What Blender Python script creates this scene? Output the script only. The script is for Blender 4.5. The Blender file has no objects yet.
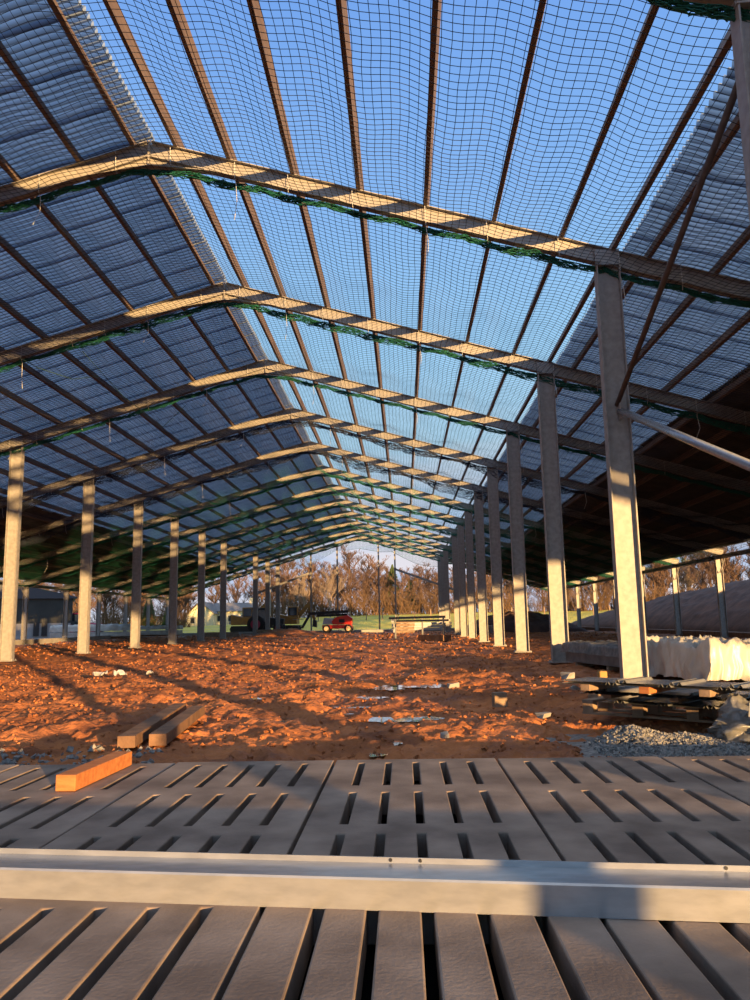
import bpy, math, random
import numpy as np
from mathutils import Vector, Matrix
rnd = random.Random(7)
sc = bpy.context.scene
col = sc.collection
PI = math.pi

# ------------------------------------------------------------------ noise (world space)
def _h(ix, iy, seed):
    n = (ix.astype(np.int64) * 374761393 + iy.astype(np.int64) * 668265263 + seed * 1442695041) & 0x7fffffff
    n = (n ^ (n >> 13)) * 1274126177 & 0x7fffffff
    n = n ^ (n >> 16)
    return (n & 0xffff) / 65535.0
def vnoise(x, y, seed=0):
    ix = np.floor(x); iy = np.floor(y); fx = x - ix; fy = y - iy
    fx = fx * fx * fx * (fx * (fx * 6 - 15) + 10); fy = fy * fy * fy * (fy * (fy * 6 - 15) + 10)
    a = _h(ix, iy, seed); b = _h(ix + 1, iy, seed); c = _h(ix, iy + 1, seed); d = _h(ix + 1, iy + 1, seed)
    return (a * (1 - fx) + b * fx) * (1 - fy) + (c * (1 - fx) + d * fx) * fy - 0.5
def fbm(x, y, octs=4, seed=0, ridged=False):
    s = np.zeros_like(x); a = 1.0
    for o in range(octs):
        n = vnoise(x, y, seed + o * 17)
        s += a * ((0.5 - 2 * np.abs(n)) if ridged else n)
        c, sn = 0.8, 0.6
        x, y = (x * c - y * sn) * 2.03 + 11.3, (x * sn + y * c) * 2.03 - 7.1
        a *= 0.5
    return s

# ------------------------------------------------------------------ materials
def nodes(name):
    m = bpy.data.materials.new(name); m.use_nodes = True
    nt = m.node_tree
    return m, nt, nt.nodes['Principled BSDF']
def mat(name, c1, c2=None, scale=6.0, rough=0.7, metal=0.0, bump=0.0, bscale=40.0, spec=0.5, stretch=(1, 1, 1), detail=5.0, transl=0.0, lo=0.35, hi=0.65, trans=0.0):
    m, nt, b = nodes(name)
    N, L = nt.nodes, nt.links
    b.inputs['Roughness'].default_value = rough
    b.inputs['Metallic'].default_value = metal
    b.inputs['Specular IOR Level'].default_value = spec
    tc = N.new('ShaderNodeTexCoord'); mp = N.new('ShaderNodeMapping'); mp.inputs['Scale'].default_value = stretch
    L.new(tc.outputs['Object'], mp.inputs['Vector'])
    csock = None
    if c2:
        n = N.new('ShaderNodeTexNoise'); n.inputs['Scale'].default_value = scale; n.inputs['Detail'].default_value = detail
        L.new(mp.outputs[0], n.inputs['Vector'])
        r = N.new('ShaderNodeValToRGB')
        r.color_ramp.elements[0].color = (*c1, 1); r.color_ramp.elements[1].color = (*c2, 1)
        r.color_ramp.elements[0].position = lo; r.color_ramp.elements[1].position = hi
        L.new(n.outputs['Fac'], r.inputs[0]); L.new(r.outputs[0], b.inputs['Base Color']); csock = r.outputs[0]
    else:
        b.inputs['Base Color'].default_value = (*c1, 1)
    if bump:
        n2 = N.new('ShaderNodeTexNoise'); n2.inputs['Scale'].default_value = bscale; n2.inputs['Detail'].default_value = 6
        L.new(mp.outputs[0], n2.inputs['Vector'])
        bp = N.new('ShaderNodeBump'); bp.inputs['Strength'].default_value = bump; bp.inputs['Distance'].default_value = 0.02
        L.new(n2.outputs['Fac'], bp.inputs['Height']); L.new(bp.outputs[0], b.inputs['Normal'])
    if transl:
        t = N.new('ShaderNodeBsdfTranslucent'); mx = N.new('ShaderNodeMixShader'); mx.inputs[0].default_value = transl
        if csock: L.new(csock, t.inputs['Color'])
        else: t.inputs['Color'].default_value = (*c1, 1)
        L.new(b.outputs[0], mx.inputs[1]); L.new(t.outputs[0], mx.inputs[2])
        L.new(mx.outputs[0], N['Material Output'].inputs['Surface'])
    if trans: b.inputs['Transmission Weight'].default_value = trans
    return m

M = {}
M['steel'] = mat('galvanised_frame_steel', (.27, .255, .235), (.35, .335, .31), 9, .55, .1, .08, 60)
M['purlin'] = mat('brown_stained_timber', (.13, .09, .068), (.20, .14, .105), 5, .75, 0, .25, 30, stretch=(3, .25, 3))
M['galv'] = mat('bright_galvanised_channel', (.36, .37, .38), (.44, .45, .46), 30, .26, .55, .02, 160, stretch=(.3, 1, 1))
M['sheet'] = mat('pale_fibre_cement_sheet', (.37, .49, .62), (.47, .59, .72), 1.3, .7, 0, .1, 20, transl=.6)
def trough_shade_lines(m):            # corrugation shading put into the colour, darker along every trough
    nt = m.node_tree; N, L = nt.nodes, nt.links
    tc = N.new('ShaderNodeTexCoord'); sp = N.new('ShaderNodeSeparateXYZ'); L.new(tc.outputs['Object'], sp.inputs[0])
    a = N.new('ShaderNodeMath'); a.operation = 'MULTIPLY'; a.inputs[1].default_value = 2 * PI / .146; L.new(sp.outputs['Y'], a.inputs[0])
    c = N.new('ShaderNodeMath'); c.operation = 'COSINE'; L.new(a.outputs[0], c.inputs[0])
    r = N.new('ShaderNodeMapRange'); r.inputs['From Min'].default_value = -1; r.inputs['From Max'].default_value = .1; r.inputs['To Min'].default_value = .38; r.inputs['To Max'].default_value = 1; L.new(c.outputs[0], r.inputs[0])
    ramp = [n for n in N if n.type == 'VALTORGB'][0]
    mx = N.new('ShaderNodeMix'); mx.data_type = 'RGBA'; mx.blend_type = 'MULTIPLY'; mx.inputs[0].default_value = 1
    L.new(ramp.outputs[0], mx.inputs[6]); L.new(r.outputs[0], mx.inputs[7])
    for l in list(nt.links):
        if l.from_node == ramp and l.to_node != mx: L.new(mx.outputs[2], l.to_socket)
trough_shade_lines(M['sheet'])
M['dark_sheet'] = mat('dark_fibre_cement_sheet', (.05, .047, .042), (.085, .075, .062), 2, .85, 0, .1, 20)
M['net_dark'] = mat('black_net_twine', (.015, .018, .028), None, rough=.8)
M['net_green'] = mat('green_net_twine', (.012, .13, .08), None, rough=.7, transl=.2)
M['net_mixed'] = mat('dark_green_net_twine', (.02, .06, .05), None, rough=.7)
M['band_green'] = mat('green_net_border', (.004, .15, .10), (.004, .08, .055), 30, .7)
M['band_dark'] = mat('navy_net_border', (.015, .022, .045), (.03, .04, .07), 30, .8)
M['cord'] = mat('white_cord', (.6, .6, .57), None, rough=.8)
M['concrete'] = mat('slat_concrete', (.15, .108, .082), (.32, .245, .19), 2.6, .8, 0, .12, 70, detail=10)
M['slat'] = M['concrete']
M['kerb'] = mat('pale_concrete_kerb', (.26, .24, .21), (.36, .33, .29), 2, .85, 0, .2, 20)
M['block_wood'] = mat('orange_sawn_timber', (.40, .13, .035), (.52, .20, .06), 5, .7, 0, .3, 40, stretch=(1, 6, 6))
M['old_wood'] = mat('muddy_timber', (.13, .07, .04), (.24, .13, .07), 6, .8, 0, .4, 40)
M['pallet'] = mat('pallet_timber', (.20, .13, .08), (.32, .22, .14), 6, .8, 0, .3, 40)
M['plastic'] = mat('white_wrapping_plastic', (.46, .44, .39), (.62, .60, .54), 3, .35, 0, .25, 8, transl=.15)
M['clear_plastic'] = mat('milky_plastic_film', (.30, .31, .32), (.48, .47, .45), 9, .22, 0, .9, 14, transl=.35, trans=.45)
M['pack'] = mat('grey_steel_bundle', (.12, .125, .13), (.2, .2, .2), 5, .5, .4)
M['rubble'] = mat('grey_white_rubble', (.13, .125, .12), (.30, .29, .27), 25, .9, 0, .6, 60)
M['red'] = mat('red_machine_paint', (.75, .03, .012), None, rough=.35)
M['black'] = mat('black_machine_steel', (.015, .015, .017), None, rough=.5)
M['tyre'] = mat('black_rubber', (.02, .02, .02), None, rough=.9)
M['rim'] = mat('cream_wheel_rim', (.75, .5, .3), None, rough=.5)
M['yellow'] = mat('yellow_machine_paint', (.30, .15, .02), (.20, .11, .03), 3, .5)
M['glass'] = mat('dark_cab_glass', (.02, .03, .04), None, rough=.08)
M['maroon'] = mat('maroon_machine_paint', (.38, .02, .06), None, rough=.4)
M['bluegrey'] = mat('blue_grey_paint', (.12, .16, .24), None, rough=.5)
M['cream_wall'] = mat('cream_render', (.68, .62, .40), (.75, .69, .46), 1, .9)
M['white_wall'] = mat('white_render', (.75, .72, .62), None, rough=.9)
M['shade_steel'] = mat('shade_toned_tube', (.07, .055, .05), (.11, .09, .08), 9, .6)  # shade put into the colour: frame steel darkened to brown
M['pit'] = mat('stained_pit_concrete', (.035, .03, .026), (.06, .05, .045), 3, .9)
M['slate'] = mat('slate_roof', (.15, .145, .14), (.22, .21, .2), 2, .8)
M['shed_clad'] = mat('dark_grey_cladding', (.03, .033, .028), (.05, .053, .045), 1, .6)
M['shed_roof'] = mat('grey_shed_roof', (.06, .065, .075), None, rough=.6)
M['shed_base'] = mat('grey_concrete_panel', (.26, .26, .26), (.36, .36, .35), 1, .9)
M['bark'] = mat('brown_bark', (.11, .066, .045), (.165, .10, .068), 3, .9)
M['pale_bark'] = mat('pale_bark', (.27, .21, .16), (.19, .14, .105), 4, .9)
M['shrub'] = mat('brown_twigs', (.12, .07, .035), (.18, .105, .05), 3, .9)
M['conifer'] = mat('conifer_needles', (.05, .085, .025), (.09, .12, .035), 3, .9)
M['scrap_white'] = mat('white_scrap', (.5, .49, .48), None, rough=.6)
M['insul'] = mat('yellow_foam', (.40, .24, .07), None, rough=.8)

def ground_material(name, field):
    m, nt, b = nodes(name); N, L = nt.nodes, nt.links
    g = N.new('ShaderNodeNewGeometry')
    n = N.new('ShaderNodeTexNoise'); n.inputs['Scale'].default_value = 1.1 if not field else .25; n.inputs['Detail'].default_value = 10; n.inputs['Roughness'].default_value = .65
    L.new(g.outputs['Position'], n.inputs['Vector'])
    r = N.new('ShaderNodeValToRGB'); e = r.color_ramp.elements
    if field:
        e[0].color = (.42, .36, .05, 1); e[1].color = (.70, .58, .11, 1); e[0].position = .35; e[1].position = .65
    else:
        e[0].color = (.18, .062, .025, 1); e[1].color = (.56, .205, .068, 1); e[0].position = .34; e[1].position = .66
    L.new(n.outputs['Fac'], r.inputs[0]); L.new(r.outputs[0], b.inputs['Base Color'])
    n3 = N.new('ShaderNodeTexNoise'); n3.inputs['Scale'].default_value = .5; n3.inputs['Detail'].default_value = 4
    L.new(g.outputs['Position'], n3.inputs['Vector'])
    mr = N.new('ShaderNodeMapRange'); mr.inputs['From Min'].default_value = .35; mr.inputs['From Max'].default_value = .65; mr.inputs['To Min'].default_value = .55; mr.inputs['To Max'].default_value = .95
    L.new(n3.outputs['Fac'], mr.inputs[0]); L.new(mr.outputs[0], b.inputs['Roughness'])
    n2 = N.new('ShaderNodeTexNoise'); n2.inputs['Scale'].default_value = 16 if not field else 3; n2.inputs['Detail'].default_value = 8
    L.new(g.outputs['Position'], n2.inputs['Vector'])
    bp = N.new('ShaderNodeBump'); bp.inputs['Strength'].default_value = .7; bp.inputs['Distance'].default_value = .05 if not field else .6
    L.new(n2.outputs['Fac'], bp.inputs['Height']); L.new(bp.outputs[0], b.inputs['Normal'])
    b.inputs['Specular IOR Level'].default_value = .3
    return m
M['mud'] = ground_material('red_mud', False)
M['field'] = ground_material('pasture', True)
M['heap'] = mat('spoil_earth', (.065, .036, .028), (.13, .07, .05), 1.2, .95, 0, 1.0, 4)
mw, nt, b = nodes('puddle_water'); b.inputs['Base Color'].default_value = (.10, .06, .04, 1); b.inputs['Roughness'].default_value = .10; b.inputs['Specular IOR Level'].default_value = .9; b.inputs['Metallic'].default_value = 0
b.inputs['Coat Weight'].default_value = 1.0; b.inputs['Coat Roughness'].default_value = .02
M['water'] = mw

# ------------------------------------------------------------------ mesh builder
class MB:
    def __init__(s): s.v = []; s.f = []; s.smooth = False
    def box(s, c, d, rz=0.0, R=None):
        R = R or Matrix.Rotation(rz, 3, 'Z'); c = Vector(c); i = len(s.v)
        for z in (-.5, .5):
            for x, y in ((-.5, -.5), (.5, -.5), (.5, .5), (-.5, .5)):
                s.v.append(tuple(c + R @ Vector((x * d[0], y * d[1], z * d[2]))))
        for f in ((3, 2, 1, 0), (4, 5, 6, 7), (0, 1, 5, 4), (1, 2, 6, 5), (2, 3, 7, 6), (3, 0, 4, 7)):
            s.f.append(tuple(i + k for k in f))
        return s
    def bar(s, a, b, w, h, up=(0, 0, 1)):
        a = Vector(a); b = Vector(b); d = b - a; L = d.length; d.normalize()
        u = Vector(up); side = d.cross(u).normalized(); u2 = side.cross(d).normalized()
        R = Matrix((side, d, u2)).transposed()
        return s.box((a + b) / 2, (w, L, h), R=R)
    def ext(s, prof, a, b, up=(0, 0, 1), cap=True):
        """closed profile (list of (side, up)) swept from a to b"""
        a = Vector(a); b = Vector(b); d = (b - a).normalized()
        side = d.cross(Vector(up)).normalized(); u2 = side.cross(d).normalized()
        i = len(s.v); n = len(prof)
        for p in (a, b):
            for x, y in prof: s.v.append(tuple(p + side * x + u2 * y))
        for k in range(n):
            j = (k + 1) % n; s.f.append((i + k, i + j, i + n + j, i + n + k))
        if cap:
            s.f.append(tuple(i + k for k in reversed(range(n)))); s.f.append(tuple(i + n + k for k in range(n)))
        return s
    def tube(s, pts, r, n=5, cap=True):
        pts = [Vector(p) for p in pts]; base = len(s.v)
        rs = r if isinstance(r, (list, tuple)) else [r] * len(pts)
        for k, p in enumerate(pts):
            d = (pts[min(k + 1, len(pts) - 1)] - pts[max(k - 1, 0)]).normalized()
            u = Vector((0, 0, 1)) if abs(d.z) < .9 else Vector((1, 0, 0))
            a = d.cross(u).normalized(); c = a.cross(d)
            for q in range(n):
                t = 2 * PI * q / n; s.v.append(tuple(p + (a * math.cos(t) + c * math.sin(t)) * rs[k]))
        for k in range(len(pts) - 1):
            for q in range(n):
                q2 = (q + 1) % n
                s.f.append((base + k * n + q, base + k * n + q2, base + (k + 1) * n + q2, base + (k + 1) * n + q))
        if cap:
            s.f.append(tuple(base + q for q in reversed(range(n)))); e = base + (len(pts) - 1) * n
            s.f.append(tuple(e + q for q in range(n)))
        return s
    def cyl(s, c, axis, r, L, n=16):
        c = Vector(c); a = Vector(axis).normalized() * L / 2
        return s.tube([c - a, c + a], r, n)
    def poly(s, pts, y0, y1, axis='y'):
        """flat outline (u, z) given depth along an axis"""
        i = len(s.v); n = len(pts)
        for y in (y0, y1):
            for u, z in pts: s.v.append((u, y, z) if axis == 'y' else (y, u, z))
        for k in range(n):
            j = (k + 1) % n; s.f.append((i + k, i + j, i + n + j, i + n + k))
        s.f.append(tuple(i + k for k in reversed(range(n)))); s.f.append(tuple(i + n + k for k in range(n)))
        return s
    def grid(s, X, Y, Z):
        i = len(s.v); nr, nc = X.shape
        s.v += list(zip(X.ravel().tolist(), Y.ravel().tolist(), Z.ravel().tolist()))
        for a in range(nr - 1):
            for b_ in range(nc - 1):
                k = i + a * nc + b_; s.f.append((k, k + 1, k + nc + 1, k + nc))
        return s
    def mesh(s, name, m, smooth=False):
        me = bpy.data.meshes.new(name); me.from_pydata([tuple(map(float, v)) for v in s.v], [], s.f)
        me.materials.append(m); me.update()
        if smooth: me.polygons.foreach_set('use_smooth', [True] * len(me.polygons))
        return me
    def build(s, name, m, parent=None, smooth=False, bevel=0):
        o = bpy.data.objects.new(name, s.mesh(name, m, smooth)); col.objects.link(o)
        if parent: o.parent = parent
        if bevel:
            md = o.modifiers.new('bevel', 'BEVEL'); md.width = bevel; md.segments = 2; md.limit_method = 'ANGLE'
        return o
def np_grid_mesh(name, X, Y, Z, m, smooth=True):
    nr, nc = X.shape
    me = bpy.data.meshes.new(name)
    me.vertices.add(nr * nc); me.vertices.foreach_set('co', np.stack([X, Y, Z], -1).astype(np.float32).ravel())
    k = (np.arange(nr - 1)[:, None] * nc + np.arange(nc - 1)[None]).ravel()
    q = np.stack([k, k + 1, k + nc + 1, k + nc], -1).astype(np.int32)
    me.loops.add(q.size); me.loops.foreach_set('vertex_index', q.ravel())
    me.polygons.add(len(q)); me.polygons.foreach_set('loop_start', np.arange(0, q.size, 4, dtype=np.int32))
    if smooth: me.polygons.foreach_set('use_smooth', np.ones(len(q), bool))
    me.materials.append(m); me.update(calc_edges=True); me.validate()
    return me
def tubes_mesh(name, lines, r, m):
    """many polylines (array n x 3) as 3-sided tubes"""
    V = []; F = []; base = 0
    for P in lines:
        P = np.asarray(P, float); n = len(P)
        d = np.gradient(P, axis=0); d /= np.linalg.norm(d, axis=1)[:, None] + 1e-12
        u = np.tile([0.0, 0, 1], (n, 1)); u[np.abs(d[:, 2]) > .9] = (1, 0, 0)
        a = np.cross(d, u); a /= np.linalg.norm(a, axis=1)[:, None] + 1e-12; c = np.cross(a, d)
        ring = np.stack([P + r * (a * math.cos(t) + c * math.sin(t)) for t in (PI / 2, PI / 2 + 2 * PI / 3, PI / 2 + 4 * PI / 3)], 1)
        V.append(ring.reshape(-1, 3))
        k = base + np.arange(n - 1)[:, None] * 3
        for q in range(3):
            q2 = (q + 1) % 3
            F.append(np.concatenate([k + q, k + q2, k + 3 + q2, k + 3 + q], 1))
        base += n * 3
    V = np.concatenate(V); F = np.concatenate(F).astype(np.int32)
    me = bpy.data.meshes.new(name)
    me.vertices.add(len(V)); me.vertices.foreach_set('co', V.astype(np.float32).ravel())
    me.loops.add(F.size); me.loops.foreach_set('vertex_index', F.ravel())
    me.polygons.add(len(F)); me.polygons.foreach_set('loop_start', np.arange(0, F.size, 4, dtype=np.int32))
    me.materials.append(m); me.update(calc_edges=True)
    return me
def link(name, me, parent=None):
    o = bpy.data.objects.new(name, me); col.objects.link(o)
    if parent: o.parent = parent
    return o
def tag(o, label, cat, group=None, kind=None):
    o['label'] = label; o['category'] = cat
    if group: o['group'] = group
    if kind: o['kind'] = kind
    return o
def thing(name, label, cat, loc=(0, 0, 0), rz=0, group=None):
    o = bpy.data.objects.new(name, None); col.objects.link(o); o.location = loc; o.rotation_euler = (0, 0, rz)
    o.empty_display_size = .2
    return tag(o, label, cat, group)
def struct(o): o['kind'] = 'structure'; return o
def copy_tree(o, parent=None):
    c = o.copy(); col.objects.link(c); c.parent = parent
    for ch in list(o.children): copy_tree(ch, c)
    return c
ORD = ['first', 'second', 'third', 'fourth', 'fifth', 'sixth', 'seventh', 'eighth', 'ninth', 'tenth', 'eleventh', 'twelfth', 'thirteenth', 'fourteenth', 'fifteenth', 'sixteenth', 'seventeenth', 'eighteenth', 'nineteenth', 'twentieth']

# ------------------------------------------------------------------ building layout (metres; x across, y along, z up from the mud)
RX = -4.4                     # ridge line
SL = .295                     # roof slope
ZR = 9.70                     # top of rafters at the ridge
def zr(x, top=ZR): return top - SL * abs(x - RX)
def fy(k): return {0: 7.15, -2: -2.9}.get(k, 12.93 + 6 * (k - 1))
XR, XL, XOR, XOL = 3.64, -12.65, 14.59, -23.81
RD = .30                      # rafter depth
KS = [-2, -1] + list(range(13))
def isec(mb, a, b, depth, wid, tf=.014, tw=.01, up=(0, 0, 1)):
    d, w = depth / 2, wid / 2
    prof = [(-w, -d), (w, -d), (w, -d + tf), (tw / 2, -d + tf), (tw / 2, d - tf), (w, d - tf), (w, d), (-w, d), (-w, d - tf), (-tw / 2, d - tf), (-tw / 2, -d + tf), (-w, -d + tf)]
    return mb.ext(prof, a, b, up)

# rafters -------------------------------------------------------------
rf0 = None
def rafter_words(k):
    return {-2: 'end frame behind the slatted floor', -1: 'frame above the slatted floor'}.get(k) or ('nearest frame at the top right corner of the roof' if k == 0 else 'far gable frame at the end of the shed' if k == 12 else f'{ORD[k-1]} full frame seen back from the slatted floor')
for k in KS:
    if rf0 is None:
        t = thing('roof_rafter', '', 'roof beam', (0, 0, 0)); rf0 = t
        for nm, x0, x1 in (('right_beam', RX, XOR + .25), ('left_beam', RX, XOL - .25)):
            isec(MB(), (x0, 0, zr(x0) - RD / 2), (x1, 0, zr(x1) - RD / 2), RD, .15).build(nm, M['steel'], t)
        # apex haunch: flat plate web under the ridge
        mb = MB(); xs = (RX - 1.1, RX + 1.1)
        mb.poly([(xs[0], zr(xs[0]) - RD), (RX, ZR - RD - .17), (xs[1], zr(xs[1]) - RD), (RX, ZR - RD)], -.006, .006)
        for a in (-1, 1): mb.bar((RX, 0, ZR - RD - .175), (RX + a * 1.1, 0, zr(RX + 1.1) - RD - .006), .15, .012)
        mb.build('apex_haunch', M['steel'], t)
        MB().box((RX, 0, ZR - .25), (.03, .17, .48)).build('apex_plate', M['steel'], t)
        for x in (XR, XL):
            MB().box((x, 0, zr(x) - RD / 2), (.42, .12, RD - .03)).build('stiffener', M['steel'], t)
    else:
        t = copy_tree(rf0)
    t.location = (0, fy(k), 0)
    tag(t, 'grey steel rafter of the ' + rafter_words(k), 'roof beam', 'steel rafters of the open shed')

# columns -------------------------------------------------------------
def column(x, top, depth, wid, flipped=False):
    t = thing('steel_column', '', 'column')
    isec(MB(), (0, 0, 0.02), (0, 0, top), depth, wid, .02, .012, up=(1, 0, 0)).build('shaft', M['steel'], t)
    mb = MB().box((0, 0, .015), (depth + .12, wid + .12, .03))
    for sx in (-1, 1):
        for sy in (-1, 1): mb.cyl((sx * (depth / 2 + .03), sy * (wid / 2 + .03), .045), (0, 0, 1), .016, .04, 6)
    mb.build('base_plate', M['steel'], t)
    MB().box((0, 0, top + .01), (depth + .02, wid + .02, .02)).build('cap_plate', M['steel'], t)
    return t
rows = [('inner right', XR, .40, .20, [-2, -1, 0, 1, 2, 3, 4, 5, 6, 7, 8, 10, 11, 12]), ('inner left', XL, .40, .20, [1, 2, 3, 4, 5, 6, 7, 8, 10, 11, 12]),
        ('outer right', XOR, .30, .17, list(range(0, 13))), ('outer left', XOL, .30, .17, list(range(4, 13)))]
vis0 = {'inner right': 1, 'inner left': 3, 'outer right': 5, 'outer left': 7}
for nm, x, d, w, ks in rows:
    proto = None
    for k in ks:
        if proto is None: proto = t = column(x, zr(x) - RD - .02 - (.04 if d < .35 else 0), d, w)
        else: t = copy_tree(proto)
        t.location = (x, fy(k), 0)
        v = k - vis0[nm]
        wd = f'{ORD[v]} back from the camera in view' if v >= 0 else ('cut off by the top right corner' if (k == 0 and x == XR) else f'{ORD[-v-1]} one nearer than the frame shows')
        look = {'inner right': 'tall steel column of the right inner row, sunlit low down', 'inner left': 'tall sunlit steel column of the left inner row', 'outer right': 'shorter column along the open right side', 'outer left': 'shorter column along the open left side'}[nm]
        t.scale = (.62, .62, 1) if k == -2 else (1, 1, 1)  # unseen end column, thinned and shifted to shape its shadow on the channel
        tag(t, f'{look}, {wd}', 'column', nm + ' row of steel columns')

# eave beams: a slim tie along each outer row
for nm, x, y0 in (('right', XOR, 0.9), ('left', XOL, fy(4))):
    t = thing('eave_beam', f'slim steel eave beam tying the tops of the {nm} outer columns', 'beam')
    mb = MB(); mb.ext([(-.03, -.1), (.03, -.1), (.03, .1), (-.03, .1)], (x + (.19 if x > 0 else -.19), y0, 3.70), (x + (.19 if x > 0 else -.19), fy(12), 3.70)); mb.build('channel', M['steel'], t)
    for k in range(1 if x > 0 else 4, 13):
        MB().bar((x, fy(k) - .1, 2.95), (x, fy(k) - .85, 3.68), .05, .05).build('knee_brace', M['steel'], t)

# purlins -------------------------------------------------------------
PW, PH = .075, .19
def purlin(x, y0, y1, label, cat='purlin', grp='timber purlins'):
    t = thing('timber_purlin', label, cat, (x, 0, zr(x)), 0, grp)
    s = -SL if x > RX else SL; a = math.atan(s)
    R = Matrix.Rotation(-a, 3, 'Y')
    L = y1 - y0
    mb = MB(); mb.box(R @ Vector((0, 0, PH / 2)) + Vector((0, (y0 + y1) / 2, 0)), (PW, L, PH), R=R)
    mb.build('timber', M['purlin'], t)
    return t
xr = [-3.92, -2.95, -1.80, -.63, .54, 1.72, 2.88, 3.75]
for i, x in enumerate(xr): purlin(x, -3.3, fy(12) + .2, f'brown timber purlin under open sky, {ORD[i]} down the right slope from the ridge', grp='purlins on the open right slope')
x = 4.35; i = 0
while x < XOR + .1:
    purlin(x, -3.3, fy(12) + .2, f'dark purlin beneath the right roof sheets, {ORD[i]} out from the sheet edge', grp='purlins under the right roof sheets'); x += 1.105; i += 1
x = -4.70; i = 0
while x > XOL - .2:
    purlin(x, -.2, fy(12) + .2, f'timber purlin beneath the left roof sheets, {ORD[i]} down from the ridge', grp='purlins under the left roof sheets'); x -= (.97 if i == 0 else 1.125); i += 1

# roof sheets ---------------------------------------------------------
ZS = ZR + PH * 1.045 + .03
PITCH = .146
def sheet_mesh(name, x0, x1, m):
    ny = 8 * 12 + 1
    ys = np.linspace(0, 1.085, ny); h = .030 * np.clip(2.1 * np.cos(2 * PI * ys / PITCH), -1, 1)
    nx = max(2, int(abs(x1 - x0) / 3) + 1); xs = np.linspace(x0, x1, nx)
    Y, X = np.meshgrid(ys, xs, indexing='ij'); H = np.repeat(h[:, None], nx, 1)
    Z = ZS - SL * np.abs(X - RX) + H + (.012 * Y / 1.1)
    return np_grid_mesh(name, X, Y, Z, m)
def bay_words(y):
    for k in range(0, 12):
        if fy(k) <= y + .5 < fy(k + 1): return ('past the corner frame' if k == 0 else f'past the {ORD[k-1]} full frame'), y - fy(k)
    if y + .5 < fy(0): return 'over the slatted floor', y + 3.2
    return 'past the far gable frame', y - fy(12)
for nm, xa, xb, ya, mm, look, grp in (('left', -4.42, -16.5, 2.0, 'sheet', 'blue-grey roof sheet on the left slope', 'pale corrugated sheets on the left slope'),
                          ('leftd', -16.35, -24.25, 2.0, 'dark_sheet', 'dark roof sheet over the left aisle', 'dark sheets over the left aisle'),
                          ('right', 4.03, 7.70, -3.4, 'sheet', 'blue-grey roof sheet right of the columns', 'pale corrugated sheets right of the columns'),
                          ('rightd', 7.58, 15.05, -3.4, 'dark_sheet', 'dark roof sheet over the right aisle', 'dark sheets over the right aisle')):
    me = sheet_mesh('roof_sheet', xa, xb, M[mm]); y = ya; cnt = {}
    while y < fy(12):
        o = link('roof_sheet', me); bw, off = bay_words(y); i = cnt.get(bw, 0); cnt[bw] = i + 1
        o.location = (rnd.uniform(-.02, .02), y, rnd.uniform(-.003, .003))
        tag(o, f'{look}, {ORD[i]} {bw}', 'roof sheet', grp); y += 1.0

# safety nets ---------------------------------------------------------
CELL = .12
def net_lines(L, x0, x1, seed, sag):
    ny = int(round(L / CELL)) + 1; nx = int(round((x1 - x0) / CELL)) + 1
    xs = np.linspace(x0, x1, nx); ys = np.linspace(0, L, ny)
    X, Y = np.meshgrid(xs, ys, indexing='ij')
    dx = .05 * fbm(X * .7, Y * .7, 3, seed); dy = .10 * fbm(X * .5 + 9, Y * .5, 3, seed + 5) * np.sin(PI * Y / L)
    s = np.sin(PI * Y / L)
    # scalloped pull towards the ties
    Z = ZR - RD - .03 - SL * np.sqrt((X - RX) ** 2 + .3) - sag * s ** .8 * (1 + .35 * np.sin(X * 5.3 + seed)) - .12 * s * (fbm(X * .4, Y * .4, 3, seed + 3) + .3)
    dip = .05 * np.abs(np.sin(X * PI / 1.2)) * (1 - s) ** 2
    Z = Z - dip
    P = np.stack([X + dx, Y + dy, Z], -1)
    return [P[i] for i in range(nx)] + [P[:, j] for j in range(ny)]
nm_a = tubes_mesh('safety_net', net_lines(6, XOL + .2, XOR - .1, 1, .16), .0048, M['net_dark'])
nm_0 = tubes_mesh('safety_net', net_lines(fy(1) - fy(0), XOL + .2, XOR - .1, 4, .16), .0048, M['net_dark'])
nm_b = tubes_mesh('safety_net', net_lines(6, XOL + .2, XOR - .1, 9, .26), .0048, M['net_green'])
def band_lines(seed, dropa, strands=14):
    n = 420; xs = np.linspace(XOL + .2, XOR - .1, n); r = np.random.RandomState(seed); L = []
    drop = .075 + dropa * np.clip(np.abs(np.sin(xs * .62 + seed)) * .7 + .5 * fbm(xs * .5, xs * 0 + seed, 3, seed), 0, 1.2)
    base = ZR - RD - .045 - SL * np.sqrt((xs - RX) ** 2 + .3) - .05 * np.abs(np.sin(xs * PI / 1.2))
    for q in range(strands):
        f = (q / (strands - 1)) ** 1.5
        z = base - drop * f - .013 * r.randn(n)
        y = .018 * r.randn(n) + .05 * fbm(xs * 3, xs * 0 + q, 2, seed + q)
        L.append(np.stack([xs + .02 * r.randn(n), y, z], -1))
    P = np.stack(L, 0)
    out = list(P)
    for rep in range(2):
        for i in range(0, n):
            idx = np.clip(i + np.cumsum(r.randint(-1, 2, strands)), 0, n - 1)
            out.append(P[np.arange(strands), idx] + .008 * r.randn(strands, 3))
    return out
bands = [tubes_mesh('border_band', band_lines(s, d), .0085, M['band_green']) for s, d in ((3, .05), (8, .13), (12, .12))]
bands_d = [tubes_mesh('border_band', band_lines(s, d, 18), .0065, M['band_dark']) for s, d in ((5, .34), (9, .42))]
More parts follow.
